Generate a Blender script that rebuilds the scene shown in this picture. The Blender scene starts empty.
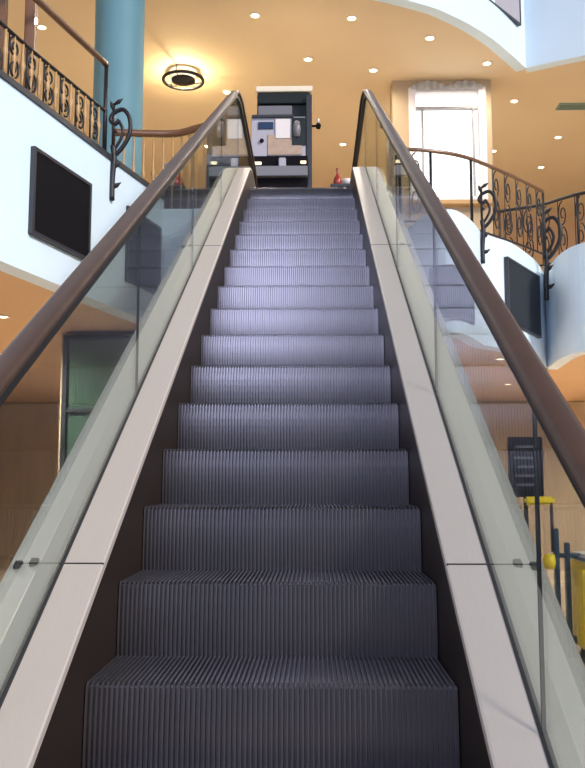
import bpy, bmesh, math, random
from mathutils import Vector, Matrix
from mathutils.geometry import tessellate_polygon
random.seed(7)
S = bpy.context.scene
COL = S.collection
rad = math.radians

# ------------------------------------------------------------------ materials
def nodes(name):
    m = bpy.data.materials.new(name); m.use_nodes = True
    nt = m.node_tree; nt.nodes.clear()
    out = nt.nodes.new('ShaderNodeOutputMaterial')
    return m, nt, out
def mat(name, col, rough=.5, metal=0.0, noise=.06, scale=6.0, bump=0.0, spec=.5, coat=0.0, stretch=(1, 1, 1)):
    m, nt, out = nodes(name)
    b = nt.nodes.new('ShaderNodeBsdfPrincipled')
    tc = nt.nodes.new('ShaderNodeTexCoord'); mp = nt.nodes.new('ShaderNodeMapping')
    mp.inputs['Scale'].default_value = stretch
    nz = nt.nodes.new('ShaderNodeTexNoise'); nz.inputs['Scale'].default_value = scale; nz.inputs['Detail'].default_value = 4
    mx = nt.nodes.new('ShaderNodeMix'); mx.data_type = 'RGBA'
    c = list(col)
    mx.inputs[6].default_value = [max(0, v*(1-noise)) for v in c] + [1]
    mx.inputs[7].default_value = [min(1, v*(1+noise)) for v in c] + [1]
    nt.links.new(tc.outputs['Object'], mp.inputs[0]); nt.links.new(mp.outputs[0], nz.inputs['Vector'])
    nt.links.new(nz.outputs['Fac'], mx.inputs[0]); nt.links.new(mx.outputs[2], b.inputs['Base Color'])
    b.inputs['Roughness'].default_value = rough; b.inputs['Metallic'].default_value = metal
    b.inputs['Specular IOR Level'].default_value = spec
    b.inputs['Coat Weight'].default_value = coat
    if bump:
        bp = nt.nodes.new('ShaderNodeBump'); bp.inputs['Strength'].default_value = bump; bp.inputs['Distance'].default_value = .01
        nt.links.new(nz.outputs['Fac'], bp.inputs['Height']); nt.links.new(bp.outputs[0], b.inputs['Normal'])
    nt.links.new(b.outputs[0], out.inputs[0])
    return m
def emit(name, col, s):
    m, nt, out = nodes(name)
    e = nt.nodes.new('ShaderNodeEmission'); e.inputs[0].default_value = (*col, 1); e.inputs[1].default_value = s
    nt.links.new(e.outputs[0], out.inputs[0]); return m
def glass(name, tint, refl=1.0, base=.04):
    m, nt, out = nodes(name)
    tr = nt.nodes.new('ShaderNodeBsdfTransparent'); tr.inputs[0].default_value = (*tint, 1)
    gl = nt.nodes.new('ShaderNodeBsdfGlossy'); gl.inputs['Roughness'].default_value = .015; gl.inputs[0].default_value = (.95, 1, .98, 1)
    lw = nt.nodes.new('ShaderNodeLayerWeight'); lw.inputs['Blend'].default_value = .5
    pw = nt.nodes.new('ShaderNodeMath'); pw.operation = 'POWER'; pw.inputs[1].default_value = 4.2
    mu = nt.nodes.new('ShaderNodeMath'); mu.operation = 'MULTIPLY_ADD'; mu.inputs[1].default_value = .9*refl; mu.inputs[2].default_value = base
    mu.use_clamp = True
    mx = nt.nodes.new('ShaderNodeMixShader')
    nt.links.new(lw.outputs['Facing'], pw.inputs[0]); nt.links.new(pw.outputs[0], mu.inputs[0]); nt.links.new(mu.outputs[0], mx.inputs[0])
    nt.links.new(tr.outputs[0], mx.inputs[1]); nt.links.new(gl.outputs[0], mx.inputs[2]); nt.links.new(mx.outputs[0], out.inputs[0])
    return m

M = dict(
    step=mat('step_metal', (.175, .16, .178), .31, .78, .18, 3.0),
    deck=mat('deck_metal', (.53, .455, .40), .42, .25, .05, 30, stretch=(8, .6, 1)),
    outer=mat('outer_deck_metal', (.56, .53, .47), .36, .3, .05, 20, stretch=(8, .6, 1)),
    skirt=mat('skirt_bronze', (.035, .023, .018), .42, .4, .25, 12, stretch=(1, 1, 6)),
    rubber=mat('black_rubber', (.012, .012, .013), .5),
    rail=mat('handrail_rubber', (.060, .032, .022), .42, .0, .25, 9, spec=.3, coat=.0),
    glass=glass('balustrade_glass', (.79, .805, .775), .75, .035),
    steel=mat('brushed_steel', (.5, .5, .5), .35, .8),
    white=mat('white_plaster', (.66, .80, .92), .75, 0, .02, 4),
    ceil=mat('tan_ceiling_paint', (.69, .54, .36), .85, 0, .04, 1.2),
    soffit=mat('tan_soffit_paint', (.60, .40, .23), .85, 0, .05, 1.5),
    wall=mat('tan_wall_paint', (.62, .42, .24), .85, 0, .05, 1.5),
    brown=mat('brown_wall_panel', (.50, .40, .29), .6, 0, .2, 1.6, stretch=(3, 3, .4)),
    floor=mat('stone_floor', (.50, .41, .32), .25, 0, .15, 2.5),
    ufloor=mat('light_stone_floor', (.75, .66, .52), .3, 0, .1, 2.5),
    black=mat('black_stone_panel', (.006, .005, .007), .8, 0, .2, 5, spec=.12),
    slate=mat('dark_slate_panel', (.022, .027, .036), .7, 0, .2, 5, spec=.2),
    iron=mat('wrought_iron', (.02, .02, .024), .45, .4),
    wood=mat('brown_wood_rail', (.16, .075, .035), .35, 0, .3, 8, stretch=(1, 6, 1), coat=.3),
    goldwood=mat('golden_wood', (.42, .25, .10), .45, 0, .2, 8),
    teal=mat('teal_plaster', (.10, .23, .28), .6, 0, .08, 2),
    coping=mat('dark_coping', (.03, .03, .035), .4),
    frame=mat('white_frame_paint', (.74, .68, .66), .5),
    curtain=mat('white_curtain_fabric', (.95, .94, .92), .9, 0, .04, 10, .3),
    sky=emit('window_daylight', (.95, .98, 1), 2.2),
    lens=emit('downlight_glow', (1, .86, .58), 9.0),
    lens2=emit('ring_lamp_glow', (1, .84, .55), 1.8),
    cream=mat('cream_enamel', (.78, .70, .55), .4),
    grey=mat('grey_enamel', (.17, .165, .18), .35),
    lgrey=mat('pale_grey_enamel', (.40, .38, .43), .35),
    navy=mat('navy_screen', (.03, .05, .11), .2),
    beige=mat('beige_print', (.42, .30, .22), .5, 0, .25, 14),
    dgreen=mat('dark_green_panel', (.012, .018, .016), .3),
    red=mat('dark_red_glaze', (.30, .03, .02), .25, coat=.4),
    yellow=mat('yellow_enamel', (.92, .70, .02), .35, 0, .05, 6, coat=.3),
    bluedark=mat('dark_blue_enamel', (.02, .06, .10), .35),
    blue=mat('blue_stripe', (.03, .13, .28), .4),
    greenglass=mat('dark_green_glass', (.055, .105, .085), .12, 0, .15, 2, spec=.7),
    leaf=mat('leaf_green', (.04, .09, .03), .5, 0, .3, 20),
    soil=mat('terracotta', (.25, .10, .05), .7),
    paleink=mat('pale_ink', (.10, .10, .13), .6),
    truss=mat('truss_cladding', (.30, .29, .27), .5, .3),
)

def translucent_fabric():
    m, nt, out = nodes('white_curtain_fabric')
    d = nt.nodes.new('ShaderNodeBsdfDiffuse'); d.inputs[0].default_value = (.9, .89, .87, 1)
    t = nt.nodes.new('ShaderNodeBsdfTranslucent'); t.inputs[0].default_value = (.95, .94, .92, 1)
    mx = nt.nodes.new('ShaderNodeMixShader'); mx.inputs[0].default_value = .6
    nt.links.new(d.outputs[0], mx.inputs[1]); nt.links.new(t.outputs[0], mx.inputs[2]); nt.links.new(mx.outputs[0], out.inputs[0]); return m
M['ventgrey'] = mat('vent_green_grey', (.22, .30, .26), .5)
M['curtain'] = translucent_fabric()

# ------------------------------------------------------------------ mesh helpers
def link(name, bm, m, parent=None, smooth=False, loc=(0, 0, 0)):
    bmesh.ops.recalc_face_normals(bm, faces=bm.faces)
    me = bpy.data.meshes.new(name); bm.to_mesh(me); bm.free()
    me.materials.append(M[m] if isinstance(m, str) else m)
    if smooth:
        for p in me.polygons: p.use_smooth = True
    o = bpy.data.objects.new(name, me); COL.objects.link(o); o.location = loc
    if parent: o.parent = parent
    return o
def thing(name, label, cat, loc=(0, 0, 0), rz=0, group=None):
    o = bpy.data.objects.new(name, None); COL.objects.link(o)
    o.location = loc; o.rotation_euler = (0, 0, rz); o['label'] = label; o['category'] = cat
    if group: o['group'] = group
    return o
def tag(o, label, cat, group=None):
    o['label'] = label; o['category'] = cat
    if group: o['group'] = group
    return o
def struct(name, bm, m, smooth=False):
    o = link(name, bm, m, None, smooth); o['kind'] = 'structure'; return o
def box(bm, x0, x1, y0, y1, z0, z1, bev=0):
    g = bmesh.ops.create_cube(bm, size=1)
    vs = g['verts']
    bmesh.ops.scale(bm, vec=(x1-x0, y1-y0, z1-z0), verts=vs)
    bmesh.ops.translate(bm, vec=((x0+x1)/2, (y0+y1)/2, (z0+z1)/2), verts=vs)
    if bev:
        es = list({e for v in vs for e in v.link_edges})
        bmesh.ops.bevel(bm, geom=es, offset=bev, segments=2, affect='EDGES')
    return bm
def bx(*a, bev=0): return box(bmesh.new(), *a, bev=bev)
def tube(bm, pts, r, n=8, cap=True):
    pts = [Vector(p) for p in pts]; rs = r if isinstance(r, (list, tuple)) else [r]*len(pts)
    rings = []; up = Vector((.13, .21, .97)).normalized()
    for i, p in enumerate(pts):
        t = (pts[min(i+1, len(pts)-1)]-pts[max(i-1, 0)]).normalized()
        u = t.cross(up)
        if u.length < .1: u = t.cross(Vector((1, 0, 0)))
        u.normalize(); v = t.cross(u); up = -v if i else up
        up = u.cross(t) if u.cross(t).length else up
        rings.append([bm.verts.new(p+(u*math.cos(2*math.pi*k/n)+v*math.sin(2*math.pi*k/n))*rs[i]) for k in range(n)])
    for a, b in zip(rings, rings[1:]):
        for k in range(n): bm.faces.new((a[k], a[(k+1) % n], b[(k+1) % n], b[k]))
    if cap: bm.faces.new(rings[0]); bm.faces.new(rings[-1][::-1])
    return bm
def lathe(bm, prof, n=24, c=(0, 0, 0)):
    loop = prof[0] == prof[-1]
    rings = [[bm.verts.new((c[0]+r*math.cos(2*math.pi*k/n), c[1]+r*math.sin(2*math.pi*k/n), c[2]+z)) for k in range(n)] for r, z in prof]
    for a, b in zip(rings, rings[1:]):
        for k in range(n): bm.faces.new((a[k], a[(k+1) % n], b[(k+1) % n], b[k]))
    if prof[0][0] > 1e-5 and not loop: bm.faces.new(rings[0][::-1])
    if prof[-1][0] > 1e-5 and not loop: bm.faces.new(rings[-1])
    bmesh.ops.remove_doubles(bm, verts=bm.verts, dist=1e-5)
    return bm
def prism(pts, z0, z1):
    bm = bmesh.new(); a = [bm.verts.new((x, y, z0)) for x, y in pts]; b = [bm.verts.new((x, y, z1)) for x, y in pts]
    n = len(pts)
    for i, j, k in tessellate_polygon([[Vector((x, y, 0)) for x, y in pts]]):
        bm.faces.new((a[i], a[j], a[k])); bm.faces.new((b[i], b[j], b[k]))
    for k in range(n): bm.faces.new((a[k], a[(k+1) % n], b[(k+1) % n], b[k]))
    return bm
def smoothpath(pts, k=5):
    P = [Vector(p) for p in pts]; out = []
    for i in range(len(P)-1):
        p0, p1, p2, p3 = P[max(i-1, 0)], P[i], P[i+1], P[min(i+2, len(P)-1)]
        for j in range(k):
            t = j/k
            out.append(.5*((2*p1)+(-p0+p2)*t+(2*p0-5*p1+4*p2-p3)*t*t+(-p0+3*p1-3*p2+p3)*t**3))
    out.append(P[-1]); return out
def wallstrip(path, z0, z1, th):
    """a vertical sheet of thickness th behind a plan path (th towards the path's left)"""
    bm = bmesh.new(); P = [Vector((p[0], p[1])) for p in path]; Q = []
    for i, p in enumerate(P):
        t = (P[min(i+1, len(P)-1)]-P[max(i-1, 0)]).normalized(); Q.append(p+Vector((-t.y, t.x))*th)
    P = [p-(q-p).normalized()*.03 for p, q in zip(P, Q)]
    L = [[bm.verts.new((q.x, q.y, z)) for q, z in ((p, z0), (p, z1), (o, z1), (o, z0))] for p, o in zip(P, Q)]
    for a, b in zip(L, L[1:]):
        for k in range(4): bm.faces.new((a[k], a[(k+1) % 4], b[(k+1) % 4], b[k]))
    bm.faces.new(L[0][::-1]); bm.faces.new(L[-1]); return bm

# ------------------------------------------------------------------ the escalator's side profile
EYE = 1.6; XC = -.1205; ZT = 4.65; T30 = math.tan(rad(30))
def incline(y): return -.384+T30*y
PITCH = .4584
yb = .384/T30; yt = (ZT+.384)/T30; RB, RT = 1.5, .8
tb, tt = RB*math.tan(rad(15)), RT*math.tan(rad(15))
Y_LOW, Y_COMB0, Y_COMB1, Y_HIGH = -.75, -.15, 9.85, 10.75
path = [(Y_LOW, 0.0, 0.0)]                                # (y, z, slope angle) on the nose line
n_ = 9
for k in range(n_+1):
    a = rad(30)*k/n_; path.append((yb-tb+RB*math.sin(a), RB*(1-math.cos(a)), a))
for k in range(1, 25):
    f = k/25; y0 = path[n_+1][0]; y1 = yt-tt*math.cos(rad(30)); yy = y0+(y1-y0)*f; path.append((yy, incline(yy), rad(30)))
for k in range(n_+1):
    a = rad(30)*(1-k/n_); path.append((yt+tt-RT*math.sin(a), ZT-RT*(1-math.cos(a)), a))
path.append((Y_HIGH, ZT, 0.0))
def off(p, d): return (p[0]-math.sin(p[2])*d, p[1]+math.cos(p[2])*d)
def curve_z(y, d=0):
    q = [off(p, d) for p in path]
    for a, b in zip(q, q[1:]):
        if a[0] <= y <= b[0]: return a[1]+(b[1]-a[1])*(y-a[0])/max(1e-9, b[0]-a[0])
    return q[0][1] if y < q[0][0] else q[-1][1]
def sweep(sect, pts=None, closed=True):
    """sect: (x, n) outline swept along the side profile; x in world, n = height normal to the nose line"""
    pts = pts or path; bm = bmesh.new(); R = []
    for p in pts:
        r = []
        for x, n in sect:
            y, z = off(p, n); r.append(bm.verts.new((x, y, z)))
        R.append(r)
    m = len(sect)
    for a, b in zip(R, R[1:]):
        for k in range(m if closed else m-1): bm.faces.new((a[k], a[(k+1) % m], b[(k+1) % m], b[k]))
    if closed: bm.faces.new(R[0][::-1]); bm.faces.new(R[-1])
    return bm

esc = thing('escalator', 'long grey escalator with glass sides and dark handrails climbing to the upper floor', 'escalator', (XC, 0, 0))
def ep(name, bm, m, parent=None, smooth=False):
    """a part of the escalator: geometry is given about the escalator's centre line"""
    o = link(name, bm, m, None, smooth); o.parent = parent or esc; return o

# steps ----------------------------------------------------------
def step_mesh(name, T, rise=.236):
    bm = bmesh.new(); N = 72; W = .511; p = 2*W/N; g = .010
    xs = []
    for k in range(N):
        x = -W+k*p
        xs += [(x+p*.04, 1), (x+p*.40, 1), (x+p*.50, 0), (x+p*.96, 0)]
    prof = [(T, 0, 0, 1), (T*.5, 0, 0, 1), (.014, 0, 0, 1), (.002, -.009, -.8, .6)]
    for k in range(1, 8):
        f = k/7; prof.append((.002-.016*f*(2-f), -.012-(rise-.012)*f, -1, 0))
    rings = []
    for y, z, ny, nz in prof:
        rings.append([bm.verts.new((x, y-ny*g*(1-h), z-nz*g*(1-h))) for x, h in xs])
    for a, b in zip(rings, rings[1:]):
        for k in range(len(xs)-1): bm.faces.new((a[k], a[k+1], b[k+1], b[k]))
    # underside body so that the step is solid
    bot = [bm.verts.new((x, T, -.05)) for x in (-W, W)]; b2 = [bm.verts.new((x, .045, -rise)) for x in (-W, W)]
    bm.faces.new((bot[0], bot[1], b2[1], b2[0]))
    bm.faces.new((rings[-1][0], rings[-1][-1], b2[1], b2[0])); bm.faces.new((rings[0][0], rings[0][-1], bot[1], bot[0]))
    me_obj = link(name, bm, 'step'); return me_obj
cum = [0]
for a, b in zip(path, path[1:]): cum.append(cum[-1]+math.hypot(b[0]-a[0], b[1]-a[1]))
def at_len(s):
    for i in range(len(path)-1):
        if cum[i] <= s <= cum[i+1]:
            f = (s-cum[i])/max(1e-9, cum[i+1]-cum[i]); return (path[i][0]+(path[i+1][0]-path[i][0])*f, path[i][1]+(path[i+1][1]-path[i][1])*f)
    return (path[-1][0], path[-1][1])
def len_at(y):
    for i in range(len(path)-1):
        if path[i][0] <= y <= path[i+1][0]: return cum[i]+(cum[i+1]-cum[i])*(y-path[i][0])/max(1e-9, path[i+1][0]-path[i][0])
s_ref = len_at(8.44)
inc = step_mesh('step', .382); flat = step_mesh('step', .4560, .12)
first = {}
k = -18
while True:
    s = s_ref+k*PITCH; k += 1
    if s < len_at(Y_COMB0)+.05: continue
    y, z = at_len(s)
    if y > Y_COMB1-.30: break
    y2, z2 = at_len(s+PITCH)
    src = inc if (y2-y) < .425 else flat
    if src.name not in first: o = src; first[src.name] = 1
    else: o = src.copy(); COL.objects.link(o)
    o.location = (0, y, z-.002); o.parent = esc
# decks, skirts, seals, rails -----------------------------------
RAILN = .885
for sgn in (-1, 1):
    q = lambda l: [(sgn*x, n) for x, n in l]
    ep('skirt_panel', sweep(q([(.514, -.28), (.514, .150), (.522, .150), (.522, -.28)])), 'skirt')
    ep('inner_deck', sweep(q([(.512, .146), (.514, .162), (.520, .165), (.634, .165), (.634, .135), (.524, .135)])), 'deck')
    ep('rubber_seal', sweep(q([(.634, .150), (.634, .168), (.640, .172), (.648, .172), (.654, .168), (.654, .150)])), 'rubber')
    ep('outer_deck', sweep(q([(.654, .135), (.654, .167), (.705, .170), (.712, .168), (.805, .150), (.812, .140), (.812, .11), (.70, .11)])), 'outer')
    # handrail path with the newel returns at both ends
    hp = [(off(p, RAILN)[0], off(p, RAILN)[1]) for p in path]
    rn = .36
    lo, hi = hp[0], hp[-1]; lo2 = [(lo[0]-rn*math.sin(a), lo[1]-rn+rn*math.cos(a)) for a in [rad(180)*j/12 for j in range(12, 0, -1)]]
    hi2 = [(hi[0]+rn*math.sin(a), hi[1]-rn+rn*math.cos(a)) for a in [rad(180)*j/12 for j in range(1, 13)]]
    lo2 = [(lo2[0][0]+.2, lo2[0][1]-.04)]+lo2; hi2 = hi2+[(hi2[-1][0]-.2, hi2[-1][1]-.04)]
    H = lo2+hp+hi2
    sec = [(-.036, -.006), (-.037, .006), (-.031, .015), (-.019, .020), (.019, .020), (.031, .015), (.037, .006), (.036, -.006), (.030, -.012), (.020, -.012), (.020, -.006), (-.020, -.006), (-.020, -.012), (-.030, -.012)]
    bm = bmesh.new(); R = []
    for i, p in enumerate(H):
        a, b = H[max(0, i-1)], H[min(len(H)-1, i+1)]; t = Vector((b[0]-a[0], b[1]-a[1])).normalized(); nn = Vector((-t.y, t.x))
        R.append([bm.verts.new((sgn*.644+x, p[0]+nn.x*h, p[1]+nn.y*h)) for x, h in sec])
    for a, b in zip(R, R[1:]):
        for j in range(len(sec)): bm.faces.new((a[j], a[(j+1) % len(sec)], b[(j+1) % len(sec)], b[j]))
    bm.faces.new(R[0]); bm.faces.new(R[-1][::-1])
    ep('handrail', bm, 'rail', smooth=True)
    # metal guide under the rail
    gd = [p for p in path]
    ep('rail_guide', sweep([(sgn*.644-.017, RAILN-.05), (sgn*.644-.017, RAILN-.008), (sgn*.644+.017, RAILN-.008), (sgn*.644+.017, RAILN-.05)], gd), 'rubber')
    # glass panels with upright joints
    def top_z(y):
        hpn = [(off(p, RAILN-.03)) for p in path]
        if y < hpn[0][0]:
            d = hpn[0][0]-y; r = rn-.03; return hpn[0][1]-r+math.sqrt(max(0, r*r-d*d))
        if y > hpn[-1][0]:
            d = y-hpn[-1][0]; r = rn-.03; return hpn[-1][1]-r+math.sqrt(max(0, r*r-d*d))
        for a, b in zip(hpn, hpn[1:]):
            if a[0] <= y <= b[0]: return a[1]+(b[1]-a[1])*(y-a[0])/max(1e-9, b[0]-a[0])
    def bot_z(y):
        if y < Y_LOW: return .165
        if y > Y_HIGH: return ZT+.165
        return curve_z(y, .165)
    edges = [Y_LOW-rn+.04, .50, 2.10, 3.75, 5.40, 7.05, 8.60, Y_HIGH+rn-.04]
    for a, b in zip(edges, edges[1:]):
        bm = bmesh.new(); n = 24; L = []
        for j in range(n+1):
            y = a+.003+(b-a-.006)*j/n; zb, zt = bot_z(y), top_z(y)
            if y < Y_LOW or y > Y_HIGH: zb = min(zb, zt-.02) if zt > zb else zt-.02
            L.append([bm.verts.new((sgn*.644+dx, y, z)) for dx, z in ((-.005, zb), (-.005, zt), (.005, zt), (.005, zb))])
        for u, v in zip(L, L[1:]):
            for j in range(4): bm.faces.new((u[j], u[(j+1) % 4], v[(j+1) % 4], v[j]))
        bm.faces.new(L[0][::-1]); bm.faces.new(L[-1])
        ep('glass_panel', bm, 'glass')
    # thin dark seams between panes
    for y in edges[1:-1]:
        ep('glass_seam', bx(sgn*.644-.0052, sgn*.644+.0052, y-.0016, y+.0016, bot_z(y), top_z(y)), 'slate')
    # deck joints with small cover clips
    for y in (2.68, 5.9):
        z = curve_z(y, .165)
        pj = [(y-.004, incline(y-.004), rad(30)), (y+.004, incline(y+.004), rad(30))]
        ys = y+.165*.5
        pj = [(ys-.002, incline(ys-.002), rad(30)), (ys+.003, incline(ys+.003), rad(30))]
        ep('deck_joint', sweep(q([(.513, .150), (.515, .1665), (.633, .1665), (.633, .150)]), pj), 'rubber')
        for cx in (.725, .775):
            bm = bmesh.new(); box(bm, -.012, .012, -.016, .016, -.010, .012, .003)
            bmesh.ops.rotate(bm, cent=(0, 0, 0), matrix=Matrix.Rotation(rad(30), 3, 'X'), verts=bm.verts)
            yy = ys; o_ = off((yy, incline(yy), rad(30)), .170-(cx-.70)*.2)
            bmesh.ops.translate(bm, vec=(sgn*cx, o_[0], o_[1]), verts=bm.verts)
            ep('cover_clip', bm, 'iron')
    # side cladding of the truss, cut off at the lower floor
    bm = bmesh.new(); A = []
    for p in path:
        t = off(p, .13); y = t[0]; zb = max(.0, p[1]-1.05)
        A.append([bm.verts.new((sgn*x, y, z)) for x, z in ((.80, t[1]), (.80, zb), (.77, zb), (.77, t[1]))])
    for u, v in zip(A, A[1:]):
        for j in range(4): bm.faces.new((u[j], u[(j+1) % 4], v[(j+1) % 4], v[j]))
    bm.faces.new(A[0][::-1]); bm.faces.new(A[-1])
    ep('side_cladding', bm, 'truss')
# bed below the steps (keeps light from coming through)
ep('truss_pan', sweep([(-.77, -.34), (-.77, -.30), (.77, -.30), (.77, -.34)], path[4:-6]), 'truss')
# comb and floor plates
for y0, y1, z, cy in ((Y_LOW-.5, Y_COMB0, 0, 1), (Y_COMB1, Y_HIGH+.35, ZT, -1)):
    f = ep('floor_plate', bx(-.497, .497, y0, y1, z-.03, z+.006, bev=.002), 'steel')
    bm = bmesh.new()
    for j in range(48):
        x = -.49+j*.98/47; yy = y1 if cy > 0 else y0
        box(bm, x-.006, x+.006, min(yy, yy+cy*.05), max(yy, yy+cy*.05), z-.01, z+.006)
    ep('comb', bm, 'steel', parent=f)

# ------------------------------------------------------------------ the setting
FT, FB = 4.75, 3.3                                         # fascia top and bottom
left_edge = [(-4.9, -4.0), (-3.6, 2.0), (-2.9, 4.9), (-2.47, 6.58), (-2.29, 7.3), (-2.02, 8.41), (-1.80, 9.24), (-1.72, 9.62)]
seg1 = [(1.02, 11.0), (1.22, 10.67), (1.37, 10.2), (1.59, 10.03), (1.85, 10.39), (2.11, 11.0)]
seg2 = [(2.11, 11.0), (2.32, 11.22), (2.60, 11.5), (2.88, 11.95), (3.20, 12.55), (3.56, 13.45)]
seg3 = [(3.56, 13.45), (3.50, 12.75), (3.46, 12.2), (3.52, 11.68), (3.80, 11.3), (4.6, 10.9), (6.5, 10.4), (9.0, 10.0)]
front = [(-1.72, 9.62), (-.97, 9.62)]
s1, s2, s3 = [smoothpath([(*p, 0) for p in s], 4) for s in (seg1, seg2, seg3)]
xy = lambda s: [(p.x, p.y) for p in s]
edge = left_edge+[(-.97, 9.62), (-.97, 10.9), (.75, 10.9)]+xy(s1)+xy(s2)[1:]+xy(s3)[1:]
slab = edge+[(12, 10.0), (12, 23), (-12, 23), (-12, -4)]
# keep a notch free for the escalator's head
struct('floor_upper', prism(slab, FB+.12, ZT), 'ufloor')
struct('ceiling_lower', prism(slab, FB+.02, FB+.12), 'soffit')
struct('floor', bx(-12, 12, -14, 23, -.2, 0), 'floor')
struct('wall_fascia_left', wallstrip(left_edge, FB, FT, .16), 'white')
struct('wall_fascia_landing', wallstrip(front, FB, FT-.1, .12), 'white')
struct('wall_fascia_right', wallstrip(xy(s1), FB, FT, .16), 'white')
struct('wall_fascia_middle', wallstrip(xy(s2), FB, FT, .16), 'white')
struct('wall_fascia_far_right', wallstrip(xy(s3), FB, FT, .16), 'white')
struct('trim_coping_left', wallstrip([(p[0]+.02, p[1]) for p in left_edge], FT, FT+.05, .20), 'coping')
struct('wall_back', bx(-12, 12, 22, 22.3, ZT, 8.4), 'wall')
struct('wall_back_lower', bx(-12, 12, 19, 19.3, 0, FB), 'brown')
struct('wall_left', bx(-12.2, -12, -4, 22, 0, 8.4), 'wall')
struct('wall_right', bx(12, 12.2, 2, 22, 0, 8.4), 'wall')
struct('wall_core_lower', bx(-2.92, .9, 10.0, 10.2, 0, FB), 'brown')

# ceiling of the upper floor with the atrium opening
CZ = 8.4
cedge = smoothpath([(-5.2, 5.2, 0), (-3.6, 8.6, 0), (-1.2, 10.7, 0), (1.31, 11.86, 0), (2.01, 12.29, 0), (2.73, 12.98, 0), (3.5, 13.99, 0)], 5)
cedge2 = smoothpath([(3.5, 13.99, 0), (4.36, 13.56, 0), (6.0, 12.9, 0), (9.0, 12.3, 0), (12, 12.0, 0)], 4)
cpoly = [(-12, 5.2)]+xy(cedge)+xy(cedge2)[1:]+[(12, 23), (-12, 23)]
struct('ceiling', prism(cpoly, CZ, CZ+.15), 'ceil')
struct('wall_fascia_upper', wallstrip(xy(cedge), CZ-.02, CZ+2.6, .15), 'white')
struct('wall_fascia_upper_right', wallstrip(xy(cedge2), CZ-.02, CZ+2.6, .15), 'white')

# panels set in the fascias
def fascia_panel(name, label, a, b, z0, z1, m, border=None, out=.05):
    a, b = Vector((*a, 0)), Vector((*b, 0)); t = (b-a).normalized(); n = Vector((t.y, -t.x, 0))
    L = (b-a).length; ang = math.atan2(t.y, t.x)
    c = (a+b)/2
    r = thing(name, label, 'panel', (c.x+n.x*out, c.y+n.y*out, z0), ang)
    link('panel_face', bx(-L/2+.03, L/2-.03, -.015, .03, .03, z1-z0-.03, bev=.004), m, r)
    bm = bmesh.new(); h = z1-z0
    box(bm, -L/2, L/2, -.022, .03, 0, .03); box(bm, -L/2, L/2, -.022, .03, h-.03, h)
    box(bm, -L/2, -L/2+.03, -.022, .03, .03, h-.03); box(bm, L/2-.03, L/2, -.022, .03, .03, h-.03)
    link('panel_frame', bm, border or 'coping', r); return r
fascia_panel('wall_panel', 'large black panel on the white left balcony front, above the handrail', (-2.37, 6.98), (-2.135, 7.93), 3.62, 4.36, 'black')
fascia_panel('wall_panel', 'dark panel on the left balcony front seen through the escalator glass', (-1.955, 8.70), (-1.755, 9.5), 3.62, 4.40, 'slate')
sub = [p for p in xy(smoothpath([(*q_, 0) for q_ in seg1], 12)) if 1.37 <= p[0] <= 1.90]
r_ = thing('wall_panel', 'slate panel on the right balcony front nearest the escalator, seen through glass', 'panel', (0, 0, 0))
shift = lambda l, d: [(x, y-d) for x, y in l]
link('panel_face', wallstrip(shift(sub, .05), 3.50, 4.04, .04), 'slate', r_)
for z0_, z1_ in ((3.46, 3.50), (4.04, 4.08)): link('panel_frame', wallstrip(shift(sub, .06), z0_, z1_, .05), 'coping', r_)
fascia_panel('wall_panel', 'dark panel on the right balcony front between the two iron brackets', (2.46, 11.34), (3.16, 12.47), 3.62, 4.52, 'slate', out=.065)
fascia_panel('wall_panel', 'dark-framed pale panel high on the upper white fascia at the ceiling edge', (2.35, 12.62), (3.33, 13.74), 8.98, 9.9, 'lgrey', out=.06)

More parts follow.
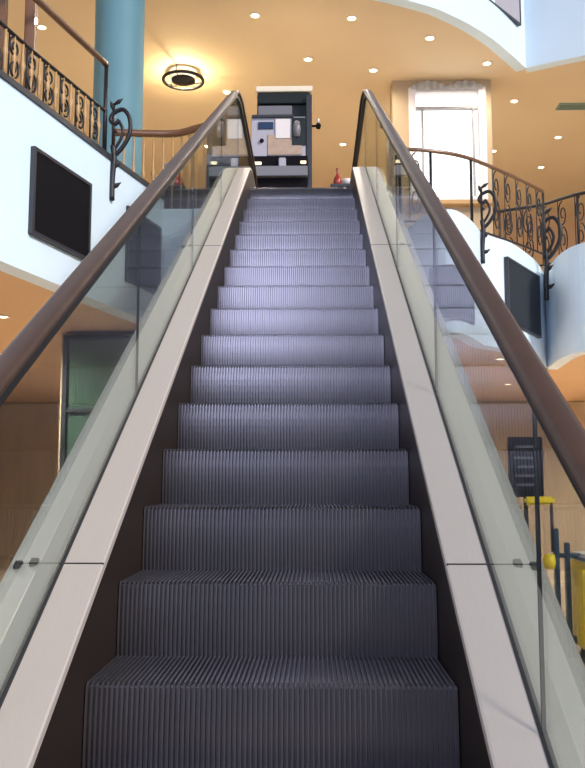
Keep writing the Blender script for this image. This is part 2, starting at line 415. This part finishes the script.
# ------------------------------------------------------------------ railings
def railing(name, label, pts, z0, h, post_at, mats=('wood', 'iron'), infill='balusters', mid=None, rr=.028, gap=.12, group=None, postr=.02, scroll_spans=()):
    P = smoothpath([(*p, 0) for p in pts], 6)
    r = thing(name, label, 'railing', (P[0].x, P[0].y, z0), 0, group); o0 = Vector((P[0].x, P[0].y, 0))
    Q = [p-o0 for p in P]
    cl = [0]
    for a, b in zip(Q, Q[1:]): cl.append(cl[-1]+(b-a).length)
    def at(s):
        for i in range(len(Q)-1):
            if cl[i] <= s <= cl[i+1]+1e-9: return Q[i].lerp(Q[i+1], (s-cl[i])/max(1e-9, cl[i+1]-cl[i]))
        return Q[-1]
    link('top_rail', tube(bmesh.new(), [q+Vector((0, 0, h)) for q in Q], rr, 10), mats[0], r, True)
    link('bottom_rail', tube(bmesh.new(), [q+Vector((0, 0, .07)) for q in Q], .014, 6), mats[1], r, True)
    top = h
    if mid:
        link('middle_rail', tube(bmesh.new(), [q+Vector((0, 0, mid)) for q in Q], .017, 6), mats[1], r, True); top = mid
    for s in post_at:
        q = at(s*cl[-1]); link('post', tube(bmesh.new(), [q, q+Vector((0, 0, h))], postr, 8), mats[1], r, True)
    if infill == 'balusters':
        n = int(cl[-1]/gap)
        for i in range(1, n):
            q = at(cl[-1]*i/n); m = (top+.07)/2
            pts_ = [q+Vector((0, 0, z)) for z in (.07, m-.12, m-.04, m, m+.04, m+.12, top)]
            link('baluster', tube(bmesh.new(), pts_, [.012, .012, .018, .028, .018, .012, .012], 6), mats[2] if len(mats) > 2 else mats[1], r, True)
    for a, b in scroll_spans:
        n = max(1, int((b-a)*cl[-1]/.26))
        for i in range(n):
            s = cl[-1]*(a+(b-a)*(i+.5)/n); q = at(s); t = (at(s+.02)-at(s-.02)); t.z = 0; t.normalize()
            bm = bmesh.new(); w = .08
            for zc, R0, d in ((.07+(top-.07)*.3, (top-.07)*.24, 1), (.07+(top-.07)*.74, (top-.07)*.22, -1)):
                sp = []
                for k_ in range(26):
                    a_ = k_/25*rad(560); rr_ = 1-.8*k_/25
                    sp.append(q+t*(d*w*rr_*math.sin(a_))+Vector((0, 0, zc+R0*rr_*math.cos(a_))))
                tube(bm, sp, .010, 5)
            tube(bm, [q-t*w+Vector((0, 0, .07)), q-t*w+Vector((0, 0, top))], .008, 5)
            link('iron_scroll', bm, mats[1], r, True)
    return r
railing('balcony_railing', 'iron balcony railing with brown top rail on the left balcony', [(-3.05, 4.6), (-2.60, 6.35), (-2.40, 7.2), (-2.08, 8.40)], FT+.05, .97, (0, .335, 1.0), ('wood', 'iron', 'goldwood'), 'balusters', mid=.48, rr=.032, gap=.13, scroll_spans=((.36, .98),), postr=.022)
bm = bx(-.045, .045, -.045, .045, 0, 1.6, bev=.008)
tag(link('timber_post', bm, 'wood', None, loc=(-2.52, 7.40, ZT+.002)), 'square dark wood post rising behind the left balcony railing, right of the edge post', 'post')
tag(link('timber_post', bx(-.045, .045, -.045, .045, 0, 1.9, bev=.008), 'wood', None, loc=(-2.66, 7.05, ZT+.002)), 'dark wood post at the very left edge of the frame behind the balcony railing', 'post')
railing('wooden_railing', 'curved railing with brown top rail and golden wood balusters beside the teal column', [(-2.35, 9.95), (-1.95, 10.0), (-1.62, 10.0), (-1.36, 9.86), (-1.26, 9.80)], ZT, 1.05, (0, 1.0), ('wood', 'wood', 'goldwood'), 'balusters', rr=.045, gap=.11, mid=None)
railing('balcony_railing', 'long railing on the right balcony passing in front of the bright window', [(1.08, 10.70), (1.47, 10.76), (2.02, 11.04), (2.84, 11.85), (3.30, 12.38)], FT, 1.0, (.0, .14, .36, 1.0), ('wood', 'iron'), None, scroll_spans=((0, .14), (.50, 1.0)), rr=.026)
railing('balcony_railing', 'dark railing at the right picture edge above the far-right balcony front', [(2.87, 13.30), (3.42, 13.0), (3.70, 12.66), (3.95, 12.43), (4.8, 11.9), (6.5, 11.3)], FT, 1.0, (.0, .3, .6, 1.0), ('iron', 'iron'), None, scroll_spans=((.0, .55),), rr=.026)

# wrought iron brackets -------------------------------------------
def bracket(label, loc, ang, s=1.0):
    r = thing('iron_bracket', label, 'bracket', loc, ang)
    P = lambda l: [Vector((x*s, 0, z*s)) for x, z in l]
    link('stem', tube(bmesh.new(), smoothpath(P([(.0, -.42), (.0, -.2), (.015, 0), (.0, .14)]), 4), .028*s, 8), 'iron', r, True)
    link('bow', tube(bmesh.new(), smoothpath(P([(.0, .02), (.09, .10), (.17, .24), (.17, .40), (.10, .50), (.0, .47), (-.03, .40), (.02, .36), (.06, .40)]), 6), .022*s, 8), 'iron', r, True)
    link('inner_scroll', tube(bmesh.new(), smoothpath(P([(.0, .08), (.07, .18), (.10, .28), (.06, .37), (.0, .33), (.03, .27)]), 6), .016*s, 8), 'iron', r, True)
    for z, a, d in ((-.10, 50, 1), (-.30, 60, 1), (.50, 20, -1), (.56, 60, 1)):
        bm = bmesh.new(); L = .11*s
        c = Vector((0, 0, z*s)); dirv = Vector((d*math.sin(rad(a)), 0, math.cos(rad(a))))
        tube(bm, [c, c+dirv*L*.5, c+dirv*L], [.012*s, .024*s, .003*s], 6)
        link('leaf_finial', bm, 'iron', r, True)
    tube_bm = tube(bmesh.new(), P([(.0, .14), (.0, .56)]), .016*s, 6); link('upright', tube_bm, 'iron', r, True)
    return r
bracket('black iron scroll bracket at the lower end of the left balcony railing', (-1.985, 8.36, FT+.02), rad(-10), 1.0)
bracket('black iron scroll bracket between the first two white fronts on the right', (2.13, 10.90, FT+.0), rad(-20), 1.0)
bracket('black iron scroll bracket at the inner corner of the right-hand balconies', (3.34, 12.50, FT-.02), rad(-35), 1.3)

# ------------------------------------------------------------------ column, window pier
bm = lathe(bmesh.new(), [(.40, 0), (.40, .12), (.335, .16), (.315, .3), (.315, CZ-ZT-.35), (.34, CZ-ZT-.3), (.40, CZ-ZT-.1), (.40, CZ-ZT)], 40)
c_ = tag(link('column', bm, 'teal', None, True, loc=(-2.50, 10.75, ZT)), 'round teal-painted column standing behind the left balcony', 'column')
WY = 14.4
bm = bmesh.new()
box(bm, 1.35, 1.66, WY, WY+.5, ZT, CZ); box(bm, 2.88, 3.02, WY, WY+.5, ZT, CZ)
box(bm, 1.66, 2.88, WY, WY+.5, ZT, 6.27)
box(bm, 1.66, 2.88, WY, WY+.5, 8.26, CZ)
struct('wall_window_pier', bm, mat('pier_paint', (.42, .31, .19), .85))
win = link('window_1', bx(1.66, 2.88, WY+.14, WY+.17, 6.27, 8.26), 'sky'); win['kind'] = 'structure'
bm = bmesh.new()
box(bm, 1.62, 1.74, WY-.05, WY+.12, 6.25, 8.26, .01); box(bm, 2.80, 2.92, WY-.05, WY+.12, 6.25, 8.26, .01)
box(bm, 1.74, 2.80, WY-.03, WY+.12, 6.27, 6.35, .01); box(bm, 1.74, 2.80, WY-.03, WY+.12, 8.18, 8.26, .01)
link('window_frame', bm, 'frame', win)
bm = bmesh.new(); box(bm, 1.74, 2.80, WY+.02, WY+.10, 7.90, 7.945); box(bm, 1.84, 1.875, WY+.02, WY+.10, 6.35, 7.9); box(bm, 2.70, 2.735, WY+.02, WY+.10, 6.35, 7.9)
link('window_mullion', bm, mat('mullion_grey', (.30, .28, .27), .5), win)
link('window_sill', bx(1.56, 2.98, WY-.14, WY+.02, 6.18, 6.26, bev=.01), 'goldwood', win)
bm = bmesh.new(); n = 60; rows = []
for i in range(n+1):
    f = i/n; x = 1.66+1.22*f; hump = .09*abs(math.sin(f*math.pi*2.0))
    rows.append([bm.verts.new((x, WY-.06-.02*math.sin(f*60), 8.27+hump)), bm.verts.new((x, WY-.08-.02*math.sin(f*60+.5), 8.20))])
for a, b in zip(rows, rows[1:]): bm.faces.new((a[0], b[0], b[1], a[1]))
bmesh.ops.solidify(bm, geom=bm.faces, thickness=.012)
tag(link('curtain_valance', bm, 'curtain', None, True), 'white scalloped valance across the top of the bright window', 'curtain')

# ------------------------------------------------------------------ ceiling lights
DL = [(-.85, 12.22, 'ceiling downlight at the top of the frame above the left newel'),
      (.57, 12.33, 'ceiling downlight at the top of the frame above the right handrail head'),
      (1.80, 12.95, 'ceiling downlight nearest the white curved fascia, above the window'),
      (-.08, 13.59, 'ceiling downlight just above the grey kiosk'),
      (1.0, 14.0, 'ceiling downlight directly above the right handrail head, left of the window'),
      (2.84, 13.8, 'ceiling downlight right of the window top, close below the fascia corner'),
      (2.71, 15.24, 'ceiling downlight touching the upper right corner of the window'),
      (3.61, 15.26, 'ceiling downlight second right of the window, level with its top'),
      (4.86, 16.96, 'ceiling downlight farthest right, about level with the window middle'),
      (3.72, 17.67, 'ceiling downlight beside the right window frame at mid height'),
      (4.95, 18.64, 'lowest ceiling downlight on the right, above the far railing'),
      (.60, 17.22, 'faint far ceiling downlight between kiosk and right handrail head'),
      (-1.51, 14.77, 'ceiling downlight right of the dark ring lamp, at the left newel top'),
      (-4.08, 12.48, 'ceiling downlight seen above the left balcony railing')]
def downlight(x, y, z, lab, sc=1.0, group=None):
    r = thing('downlight', lab, 'ceiling light', (x, y, z), 0, group)
    link('trim_ring', lathe(bmesh.new(), [(.062*sc, -.012), (.085*sc, -.012), (.09*sc, 0), (.062*sc, 0), (.062*sc, -.012)], 24), 'cream', r, True)
    link('lens', lathe(bmesh.new(), [(.0, -.010), (.06*sc, -.008), (.06*sc, 0)], 20), 'lens', r, True)
    return r
for x, y, lab in DL: downlight(x, y, CZ, lab, .95)
for x, y, lab in ((-3.26, 9.0, 'small downlight in the tan soffit beneath the left balcony'), (2.62, 12.35, 'nearer of two downlights in the soffit beneath the right balcony'), (3.44, 15.6, 'farther of two downlights in the soffit beneath the right balcony')):
    downlight(x, y, FB+.02, lab, .9)
v_ = thing('ceiling_vent', 'small grey-green vent in the tan ceiling at the right edge', 'vent', (4.75, 15.5, CZ))
bm = bmesh.new()
box(bm, -.30, .30, -.14, -.11, -.02, -.001); box(bm, -.30, .30, .11, .14, -.02, -.001); box(bm, -.30, -.27, -.11, .11, -.02, -.001); box(bm, .27, .30, -.11, .11, -.02, -.001)
link('frame', bm, 'ventgrey', v_)
for i in range(6): link('slat', bx(-.27, .27, -.10+i*.036, -.085+i*.036, -.018, -.004), 'ventgrey', v_)
# ring lamp
r = thing('ring_lamp', 'large round ceiling lamp with dark rings and a warm glow', 'ceiling lamp', (-2.17, 14.0, CZ-.002))
link('glow_dish', lathe(bmesh.new(), [(.0, -.06), (.15, -.055), (.22, -.03), (.23, 0)], 40), 'lens2', r, True)
bm = bmesh.new(); tube(bm, [(math.cos(a)*.33, math.sin(a)*.33, -.14) for a in [2*math.pi*k_/40 for k_ in range(41)]], .028, 8, False)
link('outer_ring', bm, 'iron', r, True)
link('centre_cap', lathe(bmesh.new(), [(.0, -.20), (.10, -.19), (.20, -.15), (.20, -.13), (.0, -.13)], 30), 'iron', r, True)
for k_ in range(3):
    a = 2*math.pi*k_/3+.3; link('strut', tube(bmesh.new(), [(math.cos(a)*.16, math.sin(a)*.16, -.18), (math.cos(a)*.33, math.sin(a)*.33, -.14), (math.cos(a)*.30, math.sin(a)*.30, 0)], .009, 6), 'iron', r)

# ------------------------------------------------------------------ kiosk on the upper floor
KY = 11.9
k_ = thing('vending_kiosk', 'tall grey self-service kiosk at the top of the escalator', 'kiosk', (-.44, KY, ZT))
def kp(name, m, *a, bev=.006, parent=None):
    x0, x1, y0, y1, z0, z1 = a
    return link(name, bx(x0, x1, y0, y1, z0-ZT, z1-ZT, bev=bev), m, parent or k_)
kp('cabinet', 'dgreen', -.36, .40, .12, .75, 4.67, 7.09)
kp('header', 'cream', -.37, .43, .02, .75, 7.09, 7.17)
kp('header_panel', 'dgreen', -.35, .39, .05, .11, 6.93, 7.08)
kp('upper_shelf', 'grey', -.34, .14, .02, .12, 6.72, 6.88)
kp('side_frame', 'coping', .34, .42, -.02, .12, 4.67, 7.02)
kp('ledge', 'coping', -.42, .16, -.10, .12, 6.66, 6.70)
fp = kp('front_panel', 'lgrey', -.43, .33, -.06, .12, 6.10, 6.68)
kp('print_panel', 'beige', -.20, .28, -.075, -.06, 6.12, 6.42, parent=fp)
kp('screen', 'navy', -.33, -.12, -.08, -.06, 6.50, 6.60, bev=.003, parent=fp)
kp('poster', 'frame', -.09, .12, -.085, -.06, 6.36, 6.64, bev=.003, parent=fp)
b_ = lathe(bmesh.new(), [(.0, -.02), (.025, -.02), (.03, 0), (.0, 0)], 16); bmesh.ops.rotate(b_, cent=(0, 0, 0), matrix=Matrix.Rotation(rad(-90), 3, 'X'), verts=b_.verts); bmesh.ops.translate(b_, vec=(-.28, -.075, 6.33-ZT), verts=b_.verts)
link('dial', b_, 'black', fp)
kp('dispenser_bay', 'dgreen', .14, .335, -.085, -.05, 6.26, 6.66, parent=fp)
b_ = lathe(bmesh.new(), [(.0, -.12), (.045, -.10), (.055, 0), (.04, .11), (.0, .13)], 16, (.21, -.10, 6.48-ZT)); link('spout', b_, 'grey', k_, True)
kp('counter', 'grey', -.42, .36, -.20, .12, 5.78, 5.92)
kp('lower_bay', 'black', -.40, .36, -.10, .12, 4.80, 6.10)
kp('drawer', 'grey', -.34, .30, -.16, -.10, 5.45, 5.62)
kp('column_tap', 'lgrey', -.04, .06, -.17, -.10, 5.92, 6.05, bev=.01)
kp('lamp', 'lens2', -.38, -.28, -.15, -.10, 5.97, 6.0, bev=.004)
kp('lamp', 'lens2', .26, .34, -.15, -.10, 5.98, 6.01, bev=.004)
kp('plinth', 'coping', -.38, .38, -.06, .75, 4.65, 4.80)
arm = kp('side_arm', 'black', .40, .50, .0, .03, 6.56, 6.585, bev=.003)
link('side_lamp', lathe(bmesh.new(), [(.0, -.06), (.03, -.05), (.04, .0), (.02, .03), (.0, .035)], 16, (.51, .015, 6.585-ZT)), 'black', arm, True)
link('lamp_cap', lathe(bmesh.new(), [(.0, .03), (.018, .03), (.012, .09), (.0, .1)], 12, (.51, .015, 6.585-ZT)), 'frame', arm, True)

p_ = thing('pedestal', 'low dark pedestal right of the kiosk at the escalator head', 'pedestal', (.40, 11.7, ZT))
link('top', bx(-.17, .17, -.15, .15, .92, .96, bev=.006), 'coping', p_)
link('body', bx(-.13, .13, -.12, .12, .06, .92, bev=.006), 'slate', p_); link('foot', bx(-.16, .16, -.14, .14, 0, .06, bev=.006), 'coping', p_)
tag(link('vase', lathe(bmesh.new(), [(.0, 0), (.045, 0), (.06, .06), (.05, .12), (.018, .18), (.014, .24), (.022, .26), (.0, .262)], 24), 'red', None, True, (.33, 11.7, ZT+.96)), 'small dark red vase on the pedestal beside the kiosk', 'vase')
tag(link('bowl', lathe(bmesh.new(), [(.0, 0), (.03, 0), (.06, .05), (.075, .09), (.068, .09), (.05, .05), (.0, .015)], 24), 'frame', None, True, (.46, 11.68, ZT+.96)), 'small white bowl right of the red vase', 'bowl')

d_ = thing('display_counter', 'dark display counter with pale back panel behind the left balustrade', 'counter', (-1.52, 11.5, ZT))
link('base', bx(-.45, .50, -.25, .25, .0, 1.10, bev=.01), 'dgreen', d_)
link('top', bx(-.48, .53, -.28, .28, 1.10, 1.14, bev=.008), 'grey', d_)
link('back_panel', bx(.05, .50, .15, .20, 1.14, 1.42, bev=.006), 'lgrey', d_)
for i in range(4): link('door', bx(-.43+i*.235, -.21+i*.235, -.27, -.25, .08, 1.04, bev=.004), 'slate', d_)
pl = thing('potted_plant', 'small leafy plant in a terracotta pot on the dark display counter', 'plant', (-1.66, 11.45, ZT+1.14))
link('pot', lathe(bmesh.new(), [(.0, 0), (.05, 0), (.07, .10), (.06, .10), (.0, .09)], 20), 'soil', pl, True)
bm = bmesh.new()
for i in range(40):
    a = random.uniform(0, 6.28); e = random.uniform(.2, 1.4); L = random.uniform(.10, .19)
    d = Vector((math.cos(a)*math.sin(e), math.sin(a)*math.sin(e), math.cos(e))); s = d.cross(Vector((0, 0, 1))).normalized()*.022
    b0 = Vector((0, 0, .09)); m_ = b0+d*L*.6+Vector((0, 0, .02)); t_ = b0+d*L
    v = [bm.verts.new(q_) for q_ in (b0, m_-s, t_, m_+s)]; bm.faces.new(v)
bmesh.ops.solidify(bm, geom=bm.faces, thickness=.002)
link('foliage', bm, 'leaf', pl)

# ------------------------------------------------------------------ lower floor things
g_ = thing('shop_window', 'dark green glass shop window under the left landing', 'shop window', (-2.86, 9.86, 1.66))
link('glass', bx(.05, 1.90, .04, .07, .05, 1.55), 'greenglass', g_)
bm = bmesh.new()
box(bm, 0, .05, 0, .13, 0, 1.60); box(bm, 1.90, 1.95, 0, .13, 0, 1.60); box(bm, .05, 1.90, 0, .13, 0, .05); box(bm, .05, 1.90, 0, .13, 1.55, 1.60); box(bm, .05, 1.90, .0, .10, .72, .76)
link('frame', bm, 'slate', g_)

s_ = thing('sign_stand', 'dark directory sign on a post beyond the right balustrade', 'sign', (1.90, 8.0, 0))
link('board', bx(-.155, .155, -.02, .02, 1.46, 2.0, bev=.008), 'black', s_)
bm = bmesh.new()
for z, w in ((1.90, .09), (1.80, .11), (1.72, .08), (1.64, .10), (1.56, .09)): box(bm, -w, w, -.024, -.02, z, z+.022)
link('lettering', bm, 'paleink', s_)
link('pole', tube(bmesh.new(), [(0, .03, .02), (0, .03, 1.6)], .02, 10), 'black', s_, True)
link('base', lathe(bmesh.new(), [(.0, 0), (.18, 0), (.18, .015), (.03, .03), (.0, .03)], 28), 'black', s_, True)

c_ = thing('service_cart', 'yellow wheeled cart with bar handle and dark blue uprights at lower right', 'cart', (2.41, 7.7, 0))
bm = bx(-.20, .75, -.30, .30, .20, .92, bev=.05); link('body', bm, 'yellow', c_)
link('hood', bx(-.16, .72, -.26, .26, .92, .99, bev=.02), 'frame', c_)
link('stripe', bx(-.165, .725, -.265, .265, .935, .962), 'blue', c_)
link('window', bx(-.10, .30, -.306, -.298, .66, .80, bev=.002), 'slate', c_)
for x in (-.34, -.25): link('upright', bx(x-.02, x+.02, -.03, .03, .28, 1.20 if x < -.3 else 1.08, bev=.006), 'bluedark', c_)
link('cross_tube', tube(bmesh.new(), [(-.36, 0, .97), (.0, 0, .97)], .02, 8), 'bluedark', c_, True)
link('foot_rail', bx(-.37, .0, -.04, .04, .24, .30, bev=.008), 'bluedark', c_)
link('hub', lathe(bmesh.new(), [(.0, -.06), (.045, -.06), (.055, 0), (.045, .06), (.0, .06)], 18, (-.40, 0, .92)), 'yellow', c_, True)
link('handle_post', tube(bmesh.new(), [(-.37, 0, 1.0), (-.37, 0, 1.42)], .014, 8), 'iron', c_, True)
b_ = bx(-.60, -.34, -.03, .03, 1.40, 1.47, bev=.02); link('bar_handle', b_, 'yellow', c_)
for x in (.0, .60):
    for y in (-.24, .24):
        bm = lathe(bmesh.new(), [(.0, -.03), (.09, -.03), (.10, -.015), (.10, .015), (.09, .03), (.0, .03)], 24)
        bmesh.ops.rotate(bm, cent=(0, 0, 0), matrix=Matrix.Rotation(rad(90), 3, 'X'), verts=bm.verts); bmesh.ops.translate(bm, vec=(x, y, .10), verts=bm.verts)
        w_ = link('wheel', bm, 'rubber', c_, True)
        link('fork', bx(x-.02, x+.02, y-.045, y+.045, .09, .22, bev=.004), 'steel', w_)

# ------------------------------------------------------------------ light
def area(loc, to, size, power, col, sy=None):
    l = bpy.data.lights.new('area', 'AREA'); l.energy = power; l.color = col; l.size = size
    if sy: l.shape = 'RECTANGLE'; l.size_y = sy
    o = bpy.data.objects.new('step_fill_lamp', l); COL.objects.link(o); o.location = loc
    o.rotation_euler = (Vector(to)-Vector(loc)).to_track_quat('-Z', 'Y').to_euler(); return o
def point(loc, power, col, rad_=.1, name='ceiling_lamp_light'):
    l = bpy.data.lights.new(name, 'POINT'); l.energy = power; l.color = col; l.shadow_soft_size = rad_
    o = bpy.data.objects.new(name, l); COL.objects.link(o); o.location = loc; return o
sl = bpy.data.lights.new('sun', 'SUN'); sl.energy = 3.4; sl.angle = rad(11); sl.color = (1, .93, .86)
so = bpy.data.objects.new('sun', sl); COL.objects.link(so)
L = Vector((.84, -.76, .62)); so.rotation_euler = L.to_track_quat('Z', 'Y').to_euler()
area((6.0, 1.5, 7.5), (-.1, 6.0, 2.8), 3.0, 420, (.60, .74, 1.0), 3)  # unseen cool fill, added to light the steps from the right
point((-2.17, 14.0, CZ-.10), 170, (1, .80, .45), .03)
area((-3.2, -6.0, 8.2), (-2.4, 7, 5.2), 6, 1080, (.68, .74, 1.0), 4.5)  # unseen lamp added behind the camera, for the sheen on the upper risers
def spot(x, y, z, p, col=(1, .89, .75)):
    l = bpy.data.lights.new('downlight_beam', 'SPOT'); l.energy = p; l.color = col; l.spot_size = rad(165); l.spot_blend = .8; l.shadow_soft_size = .06
    o = bpy.data.objects.new('downlight_beam', l); COL.objects.link(o); o.location = (x, y, z-.03)
for x, y, _ in DL: spot(x, y, CZ, 112)
for x, y in ((-5, 15), (-7.5, 12.5), (-4, 18), (7, 14), (7.5, 18), (-8, 17)): spot(x, y, CZ, 112)
for x, y in ((-3.26, 9.0), (2.62, 12.35), (3.44, 15.6), (-3.4, 5.5), (-5, 12), (-2, 15), (1, 16), (6, 12), (6, 16)): spot(x, y, FB, 520)

w = bpy.data.worlds.new('World'); S.world = w; w.use_nodes = True
nt = w.node_tree; bg = nt.nodes['Background']; bg.inputs[0].default_value = (.60, .80, 1.0, 1); bg.inputs[1].default_value = .10

# ------------------------------------------------------------------ camera
cam = bpy.data.cameras.new('camera'); co = bpy.data.objects.new('camera', cam); COL.objects.link(co); S.camera = co
cam.sensor_fit = 'VERTICAL'; cam.sensor_height = 24; cam.lens = 880/768*24
co.location = (0, 0, EYE); co.rotation_euler = (rad(90+6.32), 0, rad(1.411))
cam.clip_start = .05; cam.clip_end = 200
S.view_settings.view_transform = 'Standard'; S.view_settings.look = 'None'; S.view_settings.gamma = 1; S.view_settings.use_curve_mapping = False
S.view_settings.exposure = 0.0
